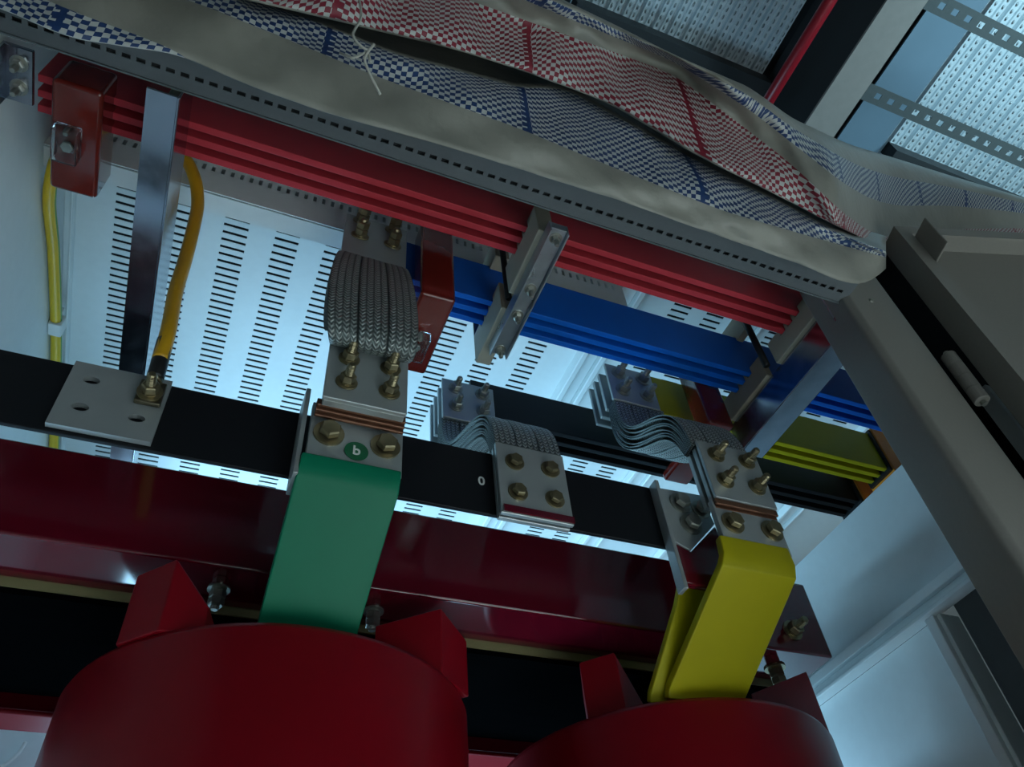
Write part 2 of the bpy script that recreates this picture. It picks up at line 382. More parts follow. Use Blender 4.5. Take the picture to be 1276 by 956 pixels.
for cx in (0.119, 0.671): obj('core_limb', lathe([(0.05, -0.9), (0.05, 0.558)], 32, (cx, 0.993, 0)), 'core', core)
# clamp beam: channel with web to the front and flange underneath
cl = thing('clamp_beam', (0.3, 0.88, 0.55), 'glossy maroon clamp beam running behind the green and yellow bars', 'beam', 'core clamp beams')
obj('channel', xprism([(0.85, 0.575), (0.938, 0.575), (0.938, 0.583), (0.858, 0.583), (0.858, 0.700), (0.938, 0.700), (0.938, 0.708), (0.85, 0.708)], -0.355, 0.932), 'yoke', cl, bevel=0.006, seg=3)
obj('insulation_strip', box(-0.355, 0.90, 0.9385, 0.9415, 0.565, 0.70), mat('cream_press_board', (130, 122, 84), 0.7), cl)
obj('end_plate', box(0.926, 0.931, 0.86, 0.93, 0.584, 0.699), 'yoke', cl)
bolt(cl, (0.868, 0.85, 0.612), (0, -1, 0), 'stud', 'zinc', 1.15)
bolt(cl, (0.855, 0.90, 0.575), (0, 0, -1), 'stud', 'zinc', 1.15, double=True)
bolt(cl, (0.215, 0.90, 0.575), (0, 0, -1), 'stud', 'steelbolt', 0.95, double=True)
bolt(cl, (0.02, 0.90, 0.575), (0, 0, -1), 'stud', 'steelbolt', 0.95, double=True)
rc = thing('clamp_beam', (0.3, 1.22, 0.51), 'dull red rear clamp beam at the lower left edge', 'beam', 'core clamp beams')
obj('channel', xprism([(1.20, 0.535), (1.255, 0.535), (1.255, 0.70), (1.247, 0.70), (1.247, 0.543), (1.20, 0.543)], -0.355, 0.93), 'drum', rc, bevel=0.003)

# ================================================================== BUSBARS
def bus(name_label, m, y0, x0, x1, z0=1.0, z1=1.1, grp='busbar runs', dy=0.02):
    t = thing('busbar_run', ((x0 + x1) / 2, y0, z0), name_label, 'busbar', grp)
    for i in range(3): obj('bar', box(x0, x1, y0 + i * dy, y0 + i * dy + 0.010, z0, z1), m, t, bevel=0.0012, seg=2)
    return t
bus('red insulated triple busbar run nearest the door header', 'red', 0.523, -0.325, 1.7)
bus('blue insulated triple busbar run behind the red one', 'blue', 0.665, 0.088, 1.7)
bus('yellow insulated triple busbar run behind the blue one', 'yellow', 0.80, 0.655, 1.236)
bus('black insulated triple busbar run furthest back', 'black', 0.895, 0.37, 1.236, 0.990, 1.078, dy=0.0225)
for y0, x0, z0, z1, lb in ((0.79, 1.237, 0.985, 1.11, 'orange insulating board at the end of the yellow busbars'), (0.885, 1.237, 0.975, 1.10, 'orange insulating board at the end of the black busbars')):
    t = thing('insulating_board', (x0, y0, z0), lb, 'insulator', 'orange insulating boards')
    obj('board', box(x0, x0 + 0.10, y0, y0 + 0.07, z0, z1), 'orange', t, bevel=0.002)
    obj('end_cap', box(x0 - 0.006, x0, y0 + 0.004, y0 + 0.066, z0 + 0.008, z1 - 0.005), 'blackrod', t)
# busbar tap elbows with clear caps
def cap(parent, x0, x1, y0, y1, z, dz=0.022):
    c = obj('clear_cap', box(x0, x1, y0, y1, z - dz, z - 0.0005), 'clear', parent, bevel=0.002)
    q = c.modifiers.new('shell', 'SOLIDIFY'); q.thickness = 0.002; q.offset = -1
    b = bpy.data.objects.new('screw', BM['steelbolt']['head']); b.rotation_mode = 'QUATERNION'; b.rotation_quaternion = Vector((0, 0, -1)).to_track_quat('Z', 'Y'); b.scale = (0.7, 0.7, 0.7)
    finish(b, parent, ((x0 + x1) / 2, (y0 + y1) / 2 + 0.006, z + H))
    b = bpy.data.objects.new('screw', BM['steelbolt']['shaft']); b.rotation_mode = 'QUATERNION'; b.rotation_quaternion = Vector((0, 0, -1)).to_track_quat('Z', 'Y'); b.scale = (0.6, 0.6, 0.5)
    finish(b, parent, ((x0 + x1) / 2, (y0 + y1) / 2 - 0.016, z + H))
t = thing('busbar_elbow', (-0.268, 0.57, 0.95), 'glossy red brown insulated elbow on the left end of the red busbars', 'busbar', 'insulated elbows')
obj('bar', box(-0.295, -0.239, 0.497, 0.645, 0.95, 1.015), 'tap', t, bevel=0.006, seg=3)
cap(t, -0.288, -0.259, 0.548, 0.592, 0.95)
t = thing('busbar_elbow', (0.216, 0.69, 0.908), 'glossy red brown insulated elbow beside the large braid', 'busbar', 'insulated elbows')
obj('bar', xprism([(0.62, 0.908), (0.768, 0.908), (0.768, 0.925), (0.66, 0.925), (0.66, 1.10), (0.62, 1.10)], 0.190, 0.242), 'tap', t, bevel=0.005, seg=3)
cap(t, 0.196, 0.226, 0.685, 0.73, 0.908)
t = thing('busbar_elbow', (0.77, 0.82, 0.93), 'dark red insulated elbow behind the right braid under the yellow busbars', 'busbar', 'insulated elbows')
obj('bar', xprism([(0.735, 0.93), (0.90, 0.93), (0.90, 0.948), (0.775, 0.948), (0.775, 1.10), (0.735, 1.10)], 0.745, 0.797), 'tap', t, bevel=0.005, seg=3)

# ---- bus supports
def comb(x0, x1, ys, z0, z1, up):
    prof = [(ys[0] - 0.012, z0 if up else z1)]
    # plain bar with slots where the busbars sit
    yy = ys[0] - 0.030; poly = [(yy, z0), (yy, z1)] if up else [(yy, z1), (yy, z0)]
    a, b = (z1, z1 - 0.014) if up else (z0, z0 + 0.014)
    for y in ys: poly += [(y - 0.001, a), (y - 0.001, b), (y + 0.011, b), (y + 0.011, a)]
    ye = ys[-1] + 0.045; poly += ([(ye, z1), (ye, z0)] if up else [(ye, z0), (ye, z1)])
    return xprism(poly, x0, x1)
ys_r = [0.523, 0.543, 0.563]; ys_b = [0.665, 0.685, 0.705]; ys_y = [0.80, 0.82, 0.84]
t = thing('busbar_clamp', (0.335, 0.6, 0.93), 'galvanised channel clamp with cream insulators under the red and blue busbars', 'bracket', 'busbar clamps')
obj('channel', xprism([(0.476, 0.93), (0.71, 0.93), (0.71, 0.946), (0.476, 0.946)], 0.330, 0.354), 'galv', t, bevel=0.001, seg=1)
o = obj('channel_flange', box(0.328, 0.330, 0.476, 0.71, 0.922, 0.946), 'galv', t); obj('channel_flange', box(0.354, 0.356, 0.476, 0.71, 0.922, 0.946), 'galv', t)
obj('insulator', comb(0.320, 0.345, ys_r, 0.947, 1.013, True), 'cream', t, bevel=0.002)
obj('insulator', comb(0.320, 0.345, ys_b, 0.947, 1.013, True), 'cream', t, bevel=0.002)
obj('insulator', comb(0.320, 0.345, ys_r, 1.088, 1.14, False), 'cream', t, bevel=0.002)
obj('insulator', comb(0.320, 0.345, ys_b, 1.088, 1.14, False), 'cream', t, bevel=0.002)
for y in (0.625, 0.755): obj('rod', tube([(0.3285, y, 0.96), (0.3285, y, 1.20)], 0.005), 'blackrod', t, smooth=True)
for y in (0.49, 0.58, 0.63, 0.70): bolt(t, (0.342, y, 0.93), (0, 0, -1), 'stud', 'steelbolt', 0.62)
t = thing('busbar_support', (0.84, 0.62, 0.90), 'galvanised support rail with cream insulators near the door post', 'bracket', 'busbar support rails')
obj('rail', box(0.815, 0.862, 0.47, 0.765, 0.898, 0.962), 'rail', t, bevel=0.002)
for ys in (ys_r, ys_b): obj('insulator', comb(0.808, 0.822, ys, 0.963, 1.013, True), 'cream', t, bevel=0.002); obj('insulator', comb(0.808, 0.822, ys, 1.088, 1.14, False), 'cream', t, bevel=0.002)
obj('rod', tube([(0.805, 0.625, 0.975), (0.805, 0.625, 1.20)], 0.006), 'blackrod', t, smooth=True)
obj('mount', join(box(0.795, 0.868, 0.452, 0.470, 0.90, 0.965), box(0.868, 0.875, 0.452, 0.51, 0.90, 0.94)), 'galv', t, bevel=0.002)
bolt(t, (0.845, 0.452, 0.93), (0, -1, -0.2), 'stud', 'steelbolt', 0.8); bolt(t, (0.845, 0.48, 0.898), (0, 0, -1), 'head', 'steelbolt', 0.8)
t = thing('busbar_support', (-0.16, 0.74, 0.90), 'long galvanised support rail at the left beside the yellow cable', 'bracket', 'busbar support rails')
obj('rail', box(-0.183, -0.1505, 0.447, 1.10, 0.899, 0.903), 'rail', t)
obj('rail_flange', box(-0.1505, -0.1475, 0.447, 1.10, 0.899, 0.985), 'rail', t, bevel=0.0008)
obj('insulator', comb(-0.178, -0.152, ys_r, 0.963, 1.013, True), 'cream', t, bevel=0.002)
t = thing('corner_bracket', (-0.33, 0.5, 0.93), 'galvanised bracket with bolts in the left front corner', 'bracket')
obj('bracket', join(box(-0.359, -0.325, 0.49, 0.56, 0.985, 0.991), box(-0.359, -0.354, 0.49, 0.56, 0.95, 0.985)), 'rail', t, bevel=0.001, seg=1)
bolt(t, (-0.340, 0.51, 0.985), (0, 0, -1), 'stud', 'steelbolt', 0.7); bolt(t, (-0.340, 0.54, 0.985), (0, 0, -1), 'stud', 'steelbolt', 0.7)

# ================================================================== FRONT NEUTRAL BAR
t = thing('neutral_bar', (0.05, 0.70, 0.602), 'long black flat neutral bar crossing in front, marked 0', 'busbar')
obj('bar', box(-0.355, 0.572, 0.70, 0.706, 0.602, 0.704), 'black', t, bevel=0.0012)
obj('end_plate', yprism([(0.558, 0.603), (0.558, 0.694), (0.627, 0.697), (0.634, 0.647), (0.580, 0.593)], 0.686, 0.699), 'tin', t, bevel=0.001)
obj('end_plate', xprism([(0.683, 0.53), (0.700, 0.53), (0.700, 0.705), (0.683, 0.705)], 0.551, 0.557), 'tin', t, bevel=0.001)
obj('painted_tail', yprism([(0.5585, 0.54), (0.5585, 0.602), (0.581, 0.5925), (0.6355, 0.646), (0.640, 0.60), (0.605, 0.54)], 0.687, 0.699), 'yoke', t, bevel=0.003)
bolt(t, (0.585, 0.686, 0.672), kind='head', m='steelbolt'); bolt(t, (0.592, 0.686, 0.637), kind='head', m='steelbolt'); bolt(t, (0.617, 0.686, 0.668), kind='head', m='steelbolt', s=0.9)
def text(s, size, m, parent, P, nm):
    cu = bpy.data.curves.new(nm, 'FONT'); cu.body = s; cu.size = size; cu.align_x = 'CENTER'; cu.align_y = 'CENTER'; cu.extrude = 0.0003; cu.offset = size * 0.015
    tmp = bpy.data.objects.new('tmp', cu); COL.objects.link(tmp); dg = bpy.context.evaluated_depsgraph_get()
    me = bpy.data.meshes.new_from_object(tmp.evaluated_get(dg)); bpy.data.objects.remove(tmp)
    me.materials.clear(); me.materials.append(MT[m]); o = bpy.data.objects.new(nm, me); o.rotation_euler = (math.pi / 2, 0, 0)
    return finish(o, parent, (P[0], P[1], P[2] + H))
text('0', 0.019, 'white', t, (0.296, 0.6995, 0.652), 'marking')
# connection plate with four holes on the neutral bar, and the earth cable lug
t2 = thing('connection_plate', (-0.135, 0.695, 0.605), 'grey tinned plate with holes on the left of the neutral bar', 'plate')
hs = [(-0.171, -0.153, 0.672, 0.682), (-0.170, -0.152, 0.630, 0.640), (-0.116, -0.098, 0.630, 0.640), (-0.114, -0.098, 0.674, 0.684)]
def holed_plate(x0, x1, z0, z1, y, th, hs):
    V, Fc = slotted(x0, x1, z0, z1, hs); return [(a, y, b) for a, b, c in V], Fc
cx = [(-0.164, 0.678, 1), (-0.163, 0.636, 1), (-0.107, 0.636, 1)]
import bmesh as _bm
def round_hole_plate(name, x0, x1, z0, z1, y0, th, centers, rad, m, parent):
    # plate split in cells, each with a ring of faces around a round hole
    xs = sorted({x0, x1} | {c[0] - rad * 1.8 for c in centers} | {c[0] + rad * 1.8 for c in centers}); zs = sorted({z0, z1} | {c[1] - rad * 1.8 for c in centers} | {c[1] + rad * 1.8 for c in centers})
    V, Fc = [], []
    for a, b in zip(xs, xs[1:]):
        for c, e in zip(zs, zs[1:]):
            if b - a < 1e-6 or e - c < 1e-6: continue
            h = [q for q in centers if a - 1e-6 < q[0] < b + 1e-6 and c - 1e-6 < q[1] < e + 1e-6]
            o = len(V); 
            if not h:
                V += [(a, y0, c), (b, y0, c), (b, y0, e), (a, y0, e)]; Fc.append((o, o + 1, o + 2, o + 3)); continue
            hx, hz = h[0][:2]
            angs = sorted([2 * math.pi * i / 16 + 0.05 for i in range(16)] + [math.atan2(qz - hz, qx - hx) % (2 * math.pi) for qx in (a, b) for qz in (c, e)]); n = len(angs)
            for an in angs:
                dx, dz = math.cos(an), math.sin(an); s = 1e9
                if dx > 1e-6: s = min(s, (b - hx) / dx)
                if dx < -1e-6: s = min(s, (a - hx) / dx)
                if dz > 1e-6: s = min(s, (e - hz) / dz)
                if dz < -1e-6: s = min(s, (c - hz) / dz)
                V.append((hx + dx * s, y0, hz + dz * s)); V.append((hx + dx * rad * 1.25, y0, hz + dz * rad * 0.8))
            for i in range(n): j = (i + 1) % n; Fc.append((o + 2 * i, o + 2 * j, o + 2 * j + 1, o + 2 * i + 1))
    return obj(name, (V, Fc), m, parent, solid=-th)
round_hole_plate('plate', -0.187, -0.085, 0.606, 0.703, 0.692, 0.007, cx, 0.007, 'tin', t2)
t3 = thing('earth_cable', (-0.103, 0.68, 0.66), 'yellow cable curving up from the bolted lug on the plate', 'cable', 'yellow green cables')
pth = spline([(-0.1035, 0.675, 0.715), (-0.106, 0.67, 0.765), (-0.116, 0.68, 0.85), (-0.122, 0.69, 0.94), (-0.128, 0.688, 1.02), (-0.134, 0.684, 1.07), (-0.149, 0.672, 1.115), (-0.175, 0.66, 1.15), (-0.22, 0.65, 1.17)], 10)
def cable(name, pth, rad, parent, m='cable'):
    n = 14; V, Fc = tube(pth, rad, n); uvs = [(i / n * 1.0, j * 0.1) for j in range(len(pth)) for i in range(n)]
    return obj(name, (V, Fc), m, parent, smooth=True, uv={'UVMap': uvs})
cable('sheath', pth, 0.0092, t3, mat('ochre_cable_sheath', (196, 146, 18), 0.4))
obj('boot', tube(spline([(-0.1025, 0.682, 0.692), (-0.103, 0.677, 0.71), (-0.105, 0.671, 0.745)], 6), 0.0095), 'blackrod', t3, smooth=True)
obj('lug', join(box(-0.116, -0.088, 0.684, 0.691, 0.655, 0.69), lathe([(0.009, 0), (0.009, 0.016)], 12, (-0.1025, 0.683, 0.686))), 'lug', t3, bevel=0.002)
bolt(t3, (-0.1025, 0.684, 0.670), kind='stud', m='zinc', s=0.95, double=False)
t4 = thing('earth_cable', (-0.35, 1.0, 1.14), 'yellow and green striped cable clipped along the left wall', 'cable', 'yellow green cables')
p4 = [(-0.300, 0.66, 1.13), (-0.335, 0.70, 1.125), (-0.349, 0.78, 1.128), (-0.3495, 0.90, 1.155), (-0.3495, 1.07, 1.178), (-0.3495, 1.25, 1.188), (-0.3495, 1.45, 1.19), (-0.3495, 1.70, 1.19)]
cable('sheath', spline(p4, 10), 0.0095, t4)
t5 = thing('cable_clip', (-0.35, 1.08, 1.165), 'white plastic clip holding the striped cable to the wall', 'clip')
obj('band', xprism([(1.07, 1.165), (1.10, 1.165), (1.10, 1.195), (1.07, 1.195)], -0.3595, -0.337), 'white', t5, bevel=0.003)
obj('tab', box(-0.3595, -0.349, 1.078, 1.092, 1.195, 1.225), 'white', t5, bevel=0.002)

obj('data_cable', tube(spline([at(32, 925, 1.738), at(22, 940, 1.738), at(5, 953, 1.738), at(-30, 968, 1.738)], 8), 0.0035, 8), 'white', None, smooth=True, tag=('thin pale cable looping on the rear wall at the lower left corner', 'cable'))
# ================================================================== FLEXIBLE BRAIDED CONNECTORS
def bez(P, n):
    out = []
    for i in range(n + 1):
        t = i / n; s = 1 - t
        out.append((s ** 3 * P[0][0] + 3 * s * s * t * P[1][0] + 3 * s * t * t * P[2][0] + t ** 3 * P[3][0], s ** 3 * P[0][1] + 3 * s * s * t * P[1][1] + 3 * s * t * t * P[2][1] + t ** 3 * P[3][1]))
    return out
def braid(parent, x0, x1, P, layers, th, fan, straps=3, n=30, ripple=0.0, bulge=0.0):
    c = bez(P, n); wd = (x1 - x0) / straps
    for L in range(layers):
        for s_ in range(straps):
            off0 = L * th
            V, uvs, Fc = [], [], []; dist = 0; m = 6
            for j, (y, z) in enumerate(c):
                a = c[max(j - 1, 0)]; b = c[min(j + 1, n)]; ty, tz = b[0] - a[0], b[1] - a[1]; l = math.hypot(ty, tz); ny, nz_ = -tz / l, ty / l      # normal, to the back for a downward run
                t_ = j / n; e = math.sin(math.pi * t_)
                off = off0 * (1 + fan * e) + ripple * e * math.sin(L * 2.3 + 5 * t_ + s_ * 0.6)
                if j: dist += math.hypot(y - c[j - 1][0], z - c[j - 1][1])
                for i in range(m + 1):
                    u_ = i / m; x = x0 + wd * (s_ + 0.01 + 0.98 * u_)
                    x -= (x1 - x) / (x1 - x0) * bulge * e
                    rnd = 0.0006 * (abs(2 * u_ - 1) ** 3)
                    for q in (0, 1):
                        o_ = off + (rnd if q == 0 else th * 0.86 - rnd)
                        V.append((x, y + ny * o_, z + nz_ * o_)); uvs.append((u_ * 4 + 0.001, dist / 0.0066))
            W = 2 * (m + 1)
            for j in range(n):
                for i in range(m):
                    a = j * W + 2 * i; Fc.append((a, a + W, a + W + 2, a + 2)); Fc.append((a + 1, a + 3, a + W + 3, a + W + 1))
                a = j * W; Fc.append((a, a + 1, a + W + 1, a + W)); a += 2 * m; Fc.append((a, a + W, a + W + 1, a + 1))
            obj('braided_strap', (V, Fc), 'braid', parent, smooth=True, uv={'UVMap': uvs})
def plates(parent, name, x0, x1, y, z0, z1, ths, m='tin'):   # plates one behind the other: list of (gap, thickness, inset)
    for i, (g, th, ins) in enumerate(ths):
        y += g; obj(name, box(x0 + ins, x1 - ins * 0.3, y, y + th, z0 + ins, z1 + (ins * 0.5)), m, parent, bevel=0.0008, seg=1); y += th
def four(parent, x0, x1, y, z0, z1, kind, m='zinc', s=1.0, axis=(0, -1, 0), double=False):
    for fx in (0.25, 0.77):
        for fz in (0.27, 0.76): bolt(parent, (x0 + (x1 - x0) * fx, y, z0 + (z1 - z0) * fz), axis, kind, m, s, double=double)
# 1: large connector, green bar
t = thing('flexible_connector', (0.125, 0.64, 0.68), 'large bulging braided connector above the green bar', 'connector', 'braided connectors')
X0, X1 = 0.077, 0.175
plates(t, 'upper_plate', X0, X1, 0.650, 1.0, 1.108, [(0, 0.006, 0)])
plates(t, 'lower_plate', X0, X1, 0.622, 0.660, 0.762, [(0, 0.006, 0), (0.001, 0.010, 0.002)])
braid(t, X0, X1, [(0.652, 1.004), (0.60, 0.94), (0.535, 0.655), (0.624, 0.752)], 6, 0.0026, 0.3, ripple=0.001, bulge=0.017)
four(t, X0, X1, 0.650, 1.03, 1.115, 'stud', s=0.95, axis=(0, -0.8, 0.15), double=True)
four(t, X0, X1, 0.622, 0.667, 0.752, 'stud', s=0.9, axis=(0, -1, 0.1))
# 2: middle connector from the rear black busbars to the neutral bar
t = thing('flexible_connector', (0.36, 0.78, 0.58), 'middle S-shaped braided connector ending on the black neutral bar', 'connector', 'braided connectors')
X0, X1 = 0.311, 0.408
plates(t, 'upper_plate', X0, X1, 0.883, 0.953, 1.050, [(0, 0.006, 0), (0.0185, 0.007, 0.001), (0.0155, 0.007, 0.001), (0.0145, 0.006, 0.001)], 'tin')
plates(t, 'lower_plate', X0, X1, 0.680, 0.592, 0.708, [(0, 0.006, 0), (0.005, 0.007, 0.001)])
obj('clamp_strip', box(X0 + 0.003, X1, 0.677, 0.6795, 0.594, 0.603), 'yoke', t)
braid(t, X0, X1, [(0.890, 0.956), (0.897, 0.80), (0.692, 0.878), (0.683, 0.7085)], 8, 0.0025, 1.2, ripple=0.0018)
four(t, X0, X1, 0.883, 0.960, 1.050, 'stud', m='steelbolt', s=0.92)
four(t, X0, X1, 0.680, 0.600, 0.702, 'head', s=0.8)
# 3: right connector from the yellow busbars to the yellow bar
t = thing('flexible_connector', (0.65, 0.72, 0.65), 'right S-shaped braided connector above the yellow bar', 'connector', 'braided connectors')
X0, X1 = 0.594, 0.690
plates(t, 'upper_plate', X0, X1, 0.785, 0.988, 1.083, [(0, 0.006, 0), (0.0205, 0.008, 0.001), (0.012, 0.008, 0.001), (0.012, 0.006, 0.001)], 'tin')
X0, X1 = 0.604, 0.704
plates(t, 'lower_plate', X0, X1, 0.634, 0.648, 0.752, [(0, 0.006, 0), (0.004, 0.008, 0.001), (0.006, 0.008, 0.001)])
braid(t, 0.597, 0.698, [(0.788, 0.990), (0.800, 0.838), (0.652, 0.918), (0.640, 0.745)], 8, 0.0028, 1.3, ripple=0.002)
four(t, 0.594, 0.690, 0.785, 0.992, 1.083, 'stud', m='steelbolt', s=1.0)
four(t, X0, X1, 0.634, 0.655, 0.752, 'stud', s=0.92)

# ---- phase bars
def strip(yz, x0s, x1s, th):      # bent flat bar: path (y,z) with left/right x at each point; th to the back
    V, Fc = [], []; n = len(yz)
    for j, (y, z) in enumerate(yz):
        a = yz[max(j - 1, 0)]; b = yz[min(j + 1, n - 1)]; ty, tz = b[0] - a[0], b[1] - a[1]; l = math.hypot(ty, tz); ny, nz_ = -tz / l, ty / l
        V += [(x0s[j], y, z), (x1s[j], y, z), (x1s[j], y + ny * th, z + nz_ * th), (x0s[j], y + ny * th, z + nz_ * th)]
    for j in range(n - 1):
        for i in range(4): Fc.append((j * 4 + i, j * 4 + (i + 1) % 4, j * 4 + 4 + (i + 1) % 4, j * 4 + 4 + i))
    Fc += [(3, 2, 1, 0), tuple((n - 1) * 4 + i for i in range(4))]
    return V, Fc
t = thing('phase_bar', (0.125, 0.70, 0.45), 'green insulated flat bar rising from the coil, marked b', 'busbar', 'phase bars')
obj('sleeve', strip([(0.655, 0.602), (0.657, 0.588), (0.664, 0.574), (0.785, 0.474), (0.79, 0.462)], [0.068, 0.067, 0.066, 0.064, 0.064], [0.180, 0.180, 0.180, 0.172, 0.172], 0.012), 'green', t, bevel=0.002)
obj('tinned_end', box(0.072, 0.181, 0.658, 0.668, 0.594, 0.685), 'tin', t, bevel=0.001)
for i, yy in enumerate((0.640, 0.6445, 0.649)): obj('copper_edge', box(0.074, 0.179, yy, yy + 0.004, 0.664 - i * 0.004, 0.6745), 'copper', t, bevel=0.0008, seg=1)
obj('side_plate', box(0.062, 0.0675, 0.660, 0.700, 0.575, 0.708), 'tin', t, bevel=0.001)
bolt(t, (0.094, 0.658, 0.638), kind='head', s=1.08); bolt(t, (0.160, 0.658, 0.636), kind='head', s=1.08)
st = obj('sticker', lathe([(0.0138, 0), (0.0138, 0.0006)], 28), 'sticker', t, origin=(0, 0, 0))
st.rotation_euler = (math.pi / 2, 0, 0); st.location = Vector((0.127, 0.657, 0.6195 + H)) - WL[t.name]; WL[st.name] = Vector((0.127, 0.657, 0.6195 + H))
text('b', 0.019, 'white', t, (0.127, 0.656, 0.6195), 'marking')
t = thing('phase_bar', (0.64, 0.70, 0.44), 'yellow insulated flat bar rising from the right coil', 'busbar', 'phase bars')
obj('sleeve', strip([(0.640, 0.588), (0.639, 0.560), (0.645, 0.543), (0.785, 0.450), (0.79, 0.441)], [0.594, 0.590, 0.586, 0.566, 0.566], [0.700, 0.700, 0.699, 0.680, 0.680], 0.012), 'yellow', t, bevel=0.002)
obj('sleeve', strip([(0.715, 0.560), (0.73, 0.535), (0.80, 0.450), (0.805, 0.441)], [0.572, 0.568, 0.548, 0.548], [0.660, 0.656, 0.640, 0.64], 0.010), 'yellow', t, bevel=0.002)
obj('tinned_end', box(0.600, 0.703, 0.641, 0.650, 0.575, 0.648), 'tin', t, bevel=0.001)
for i, yy in enumerate((0.636, 0.6405)): obj('copper_edge', box(0.603, 0.703, yy, yy + 0.004, 0.638 - i * 0.004, 0.6475), 'copper', t, bevel=0.0008, seg=1)
bolt(t, (0.622, 0.641, 0.612), kind='head', s=1.0); bolt(t, (0.684, 0.641, 0.612), kind='head', s=1.0)

# ================================================================== DOOR on the right
D0 = Vector((0.94, 0.41, 0)); du = Vector((0.962, -0.274, 0)); dn = Vector((-0.274, -0.962, 0))
def dbox(s0, s1, n0, n1, z0, z1):
    v, fc = box(s0, s1, n0, n1, z0, z1)
    return [D0 + du * a + dn * b + Vector((0, 0, c)) for a, b, c in v], fc
dr = struct('door_1', dbox(0.0, 0.62, 0.0, 0.004, -H + 0.05, 1.09), 'frame')
obj('hinge_flange', dbox(0.0, 0.004, 0.004, 0.045, -H + 0.05, 1.09), 'frame', dr); obj('hinge_flange_lip', dbox(0.004, 0.022, 0.041, 0.045, -H + 0.05, 1.09), 'frame', dr)
obj('top_flange', dbox(0.004, 0.62, 0.004, 0.041, 1.086, 1.09), 'frame', dr); obj('top_flange_lip', dbox(0.022, 0.62, 0.041, 0.045, 1.068, 1.09), 'frame', dr)
obj('corner_tab', dbox(0.0225, 0.0255, 0.005, 0.080, 0.985, 1.060), 'frame', dr, bevel=0.001, seg=1)
for k_ in range(4): obj('hinge_knuckle', lathe([(0.0095, 0), (0.0105, 0.001), (0.0105, 0.0225), (0.0095, 0.0235)], 20, (0.917, 0.420, 0.716 + 0.024 * k_)), 'frame', dr, smooth=False)
obj('hinge_pin', lathe([(0.004, 0), (0.004, 0.108)], 10, (0.917, 0.420, 0.710)), 'steelbolt', dr)

# ================================================================== WOVEN BAG over the header
def interp(poly, x):
    if x <= poly[0][0]:
        (a, b), (c, e) = poly[0], poly[1]
    elif x >= poly[-1][0]: (a, b), (c, e) = poly[-2], poly[-1]
    else:
        for (a, b), (c, e) in zip(poly, poly[1:]):
            if a <= x <= c: break
    return b + (e - b) * (x - a) / (c - a)
def smooth_interp(poly, x, w=22): return sum(interp(poly, x + dx) for dx in (-w, -w / 2, 0, w / 2, w)) / 5
def sheet(name, rows, x0, x1, n, sub, m, parent, amp=0.006, seed=0.0, cell=0.0066):
    xs = [x0 + (x1 - x0) * i / n for i in range(n + 1)]; V, Fc, ub, um = [], [], [], []
    K = len(rows) - 1; nr = K * sub + 1; acc = {}
    for j in range(nr):
        k_ = min(j // sub, K - 1); t_ = (j - k_ * sub) / sub
        for i, x in enumerate(xs):
            pa = [rows[max(0, min(K, q))] for q in (k_ - 1, k_, k_ + 1, k_ + 2)]
            def cr(g):
                a, b, c, e = [g(p) for p in pa]; 
                if k_ == 0: a = 2 * b - c
                if k_ == K - 1: e = 2 * c - b
                return 0.5 * (2 * b + (c - a) * t_ + (2 * a - 5 * b + 4 * c - e) * t_ * t_ + (3 * b - a - 3 * c + e) * t_ ** 3)
            yy = cr(lambda p: smooth_interp(p[0], x)); Y = cr(lambda p: interp(p[1], x) if isinstance(p[1], list) else p[1]); vb = cr(lambda p: interp(p[2], x) if isinstance(p[2], list) else p[2])
            Y += amp * (math.sin(x * 0.021 + j * 0.35 + seed) + 0.6 * math.sin(x * 0.047 - j * 0.6 + seed * 2) + 0.35 * math.sin(x * 0.11 + j * 0.8))
            P = at(x, yy, Y=Y); V.append(P)
            if j: dd = acc[i][1] + (P - acc[i][0]).length
            else: dd = 0
            acc[i] = (P, dd); ub.append((i / n, vb)); um.append((P.x / cell, dd / cell))
    W = n + 1
    for j in range(nr - 1):
        for i in range(n): a = j * W + i; Fc.append((a, a + 1, a + W + 1, a + W))
    return obj(name, (V, Fc), m, parent, smooth=True, uv={'band': ub, 'metric': um}, solid=-0.0012)
bagt = thing('woven_bag', (0.4, 0.33, 0.9), 'crumpled woven plastic sack with red and blue checks over the header', 'bag')
hem = [(-150, -40), (0, 9), (88, 47), (220, 66), (314, 107), (400, 138), (568, 185), (725, 235), (780, 252), (880, 288), (1000, 330), (1062, 357), (1095, 350), (1110, 330)]
gb = [(-150, -150), (0, -70), (250, 5), (380, 58), (474, 97), (647, 160), (760, 207), (901, 263), (1039, 303), (1108, 322)]
bt = [(-150, -180), (0, -100), (380, 22), (490, 67), (662, 113), (697, 106), (780, 152), (901, 218), (986, 259), (1059, 298), (1108, 314)]
rl = [(-150, -120), (0, -80), (300, -5), (380, 14), (568, 60), (647, 85), (760, 127), (881, 198), (970, 243), (1059, 291), (1105, 308), (1180, 318), (1276, 325), (1400, 338)]
ru = [(-150, -200), (300, -90), (584, 0), (662, 28), (760, 63), (841, 93), (942, 170), (986, 204), (1059, 274), (1105, 300), (1180, 286), (1276, 284), (1400, 300)]
tp = [(-150, -280), (300, -160), (584, -60), (700, 0), (760, 28), (841, 69), (922, 105), (950, 117), (970, 141), (1023, 166), (1051, 182), (1104, 198), (1276, 247), (1400, 285)]
sh = lambda p, dy: [(a, b + dy) for a, b in p]
vh = [(-150, -0.9), (0, -0.75), (88, -0.55), (235, 0.02), (300, 0.1), (1108, 0.1)]
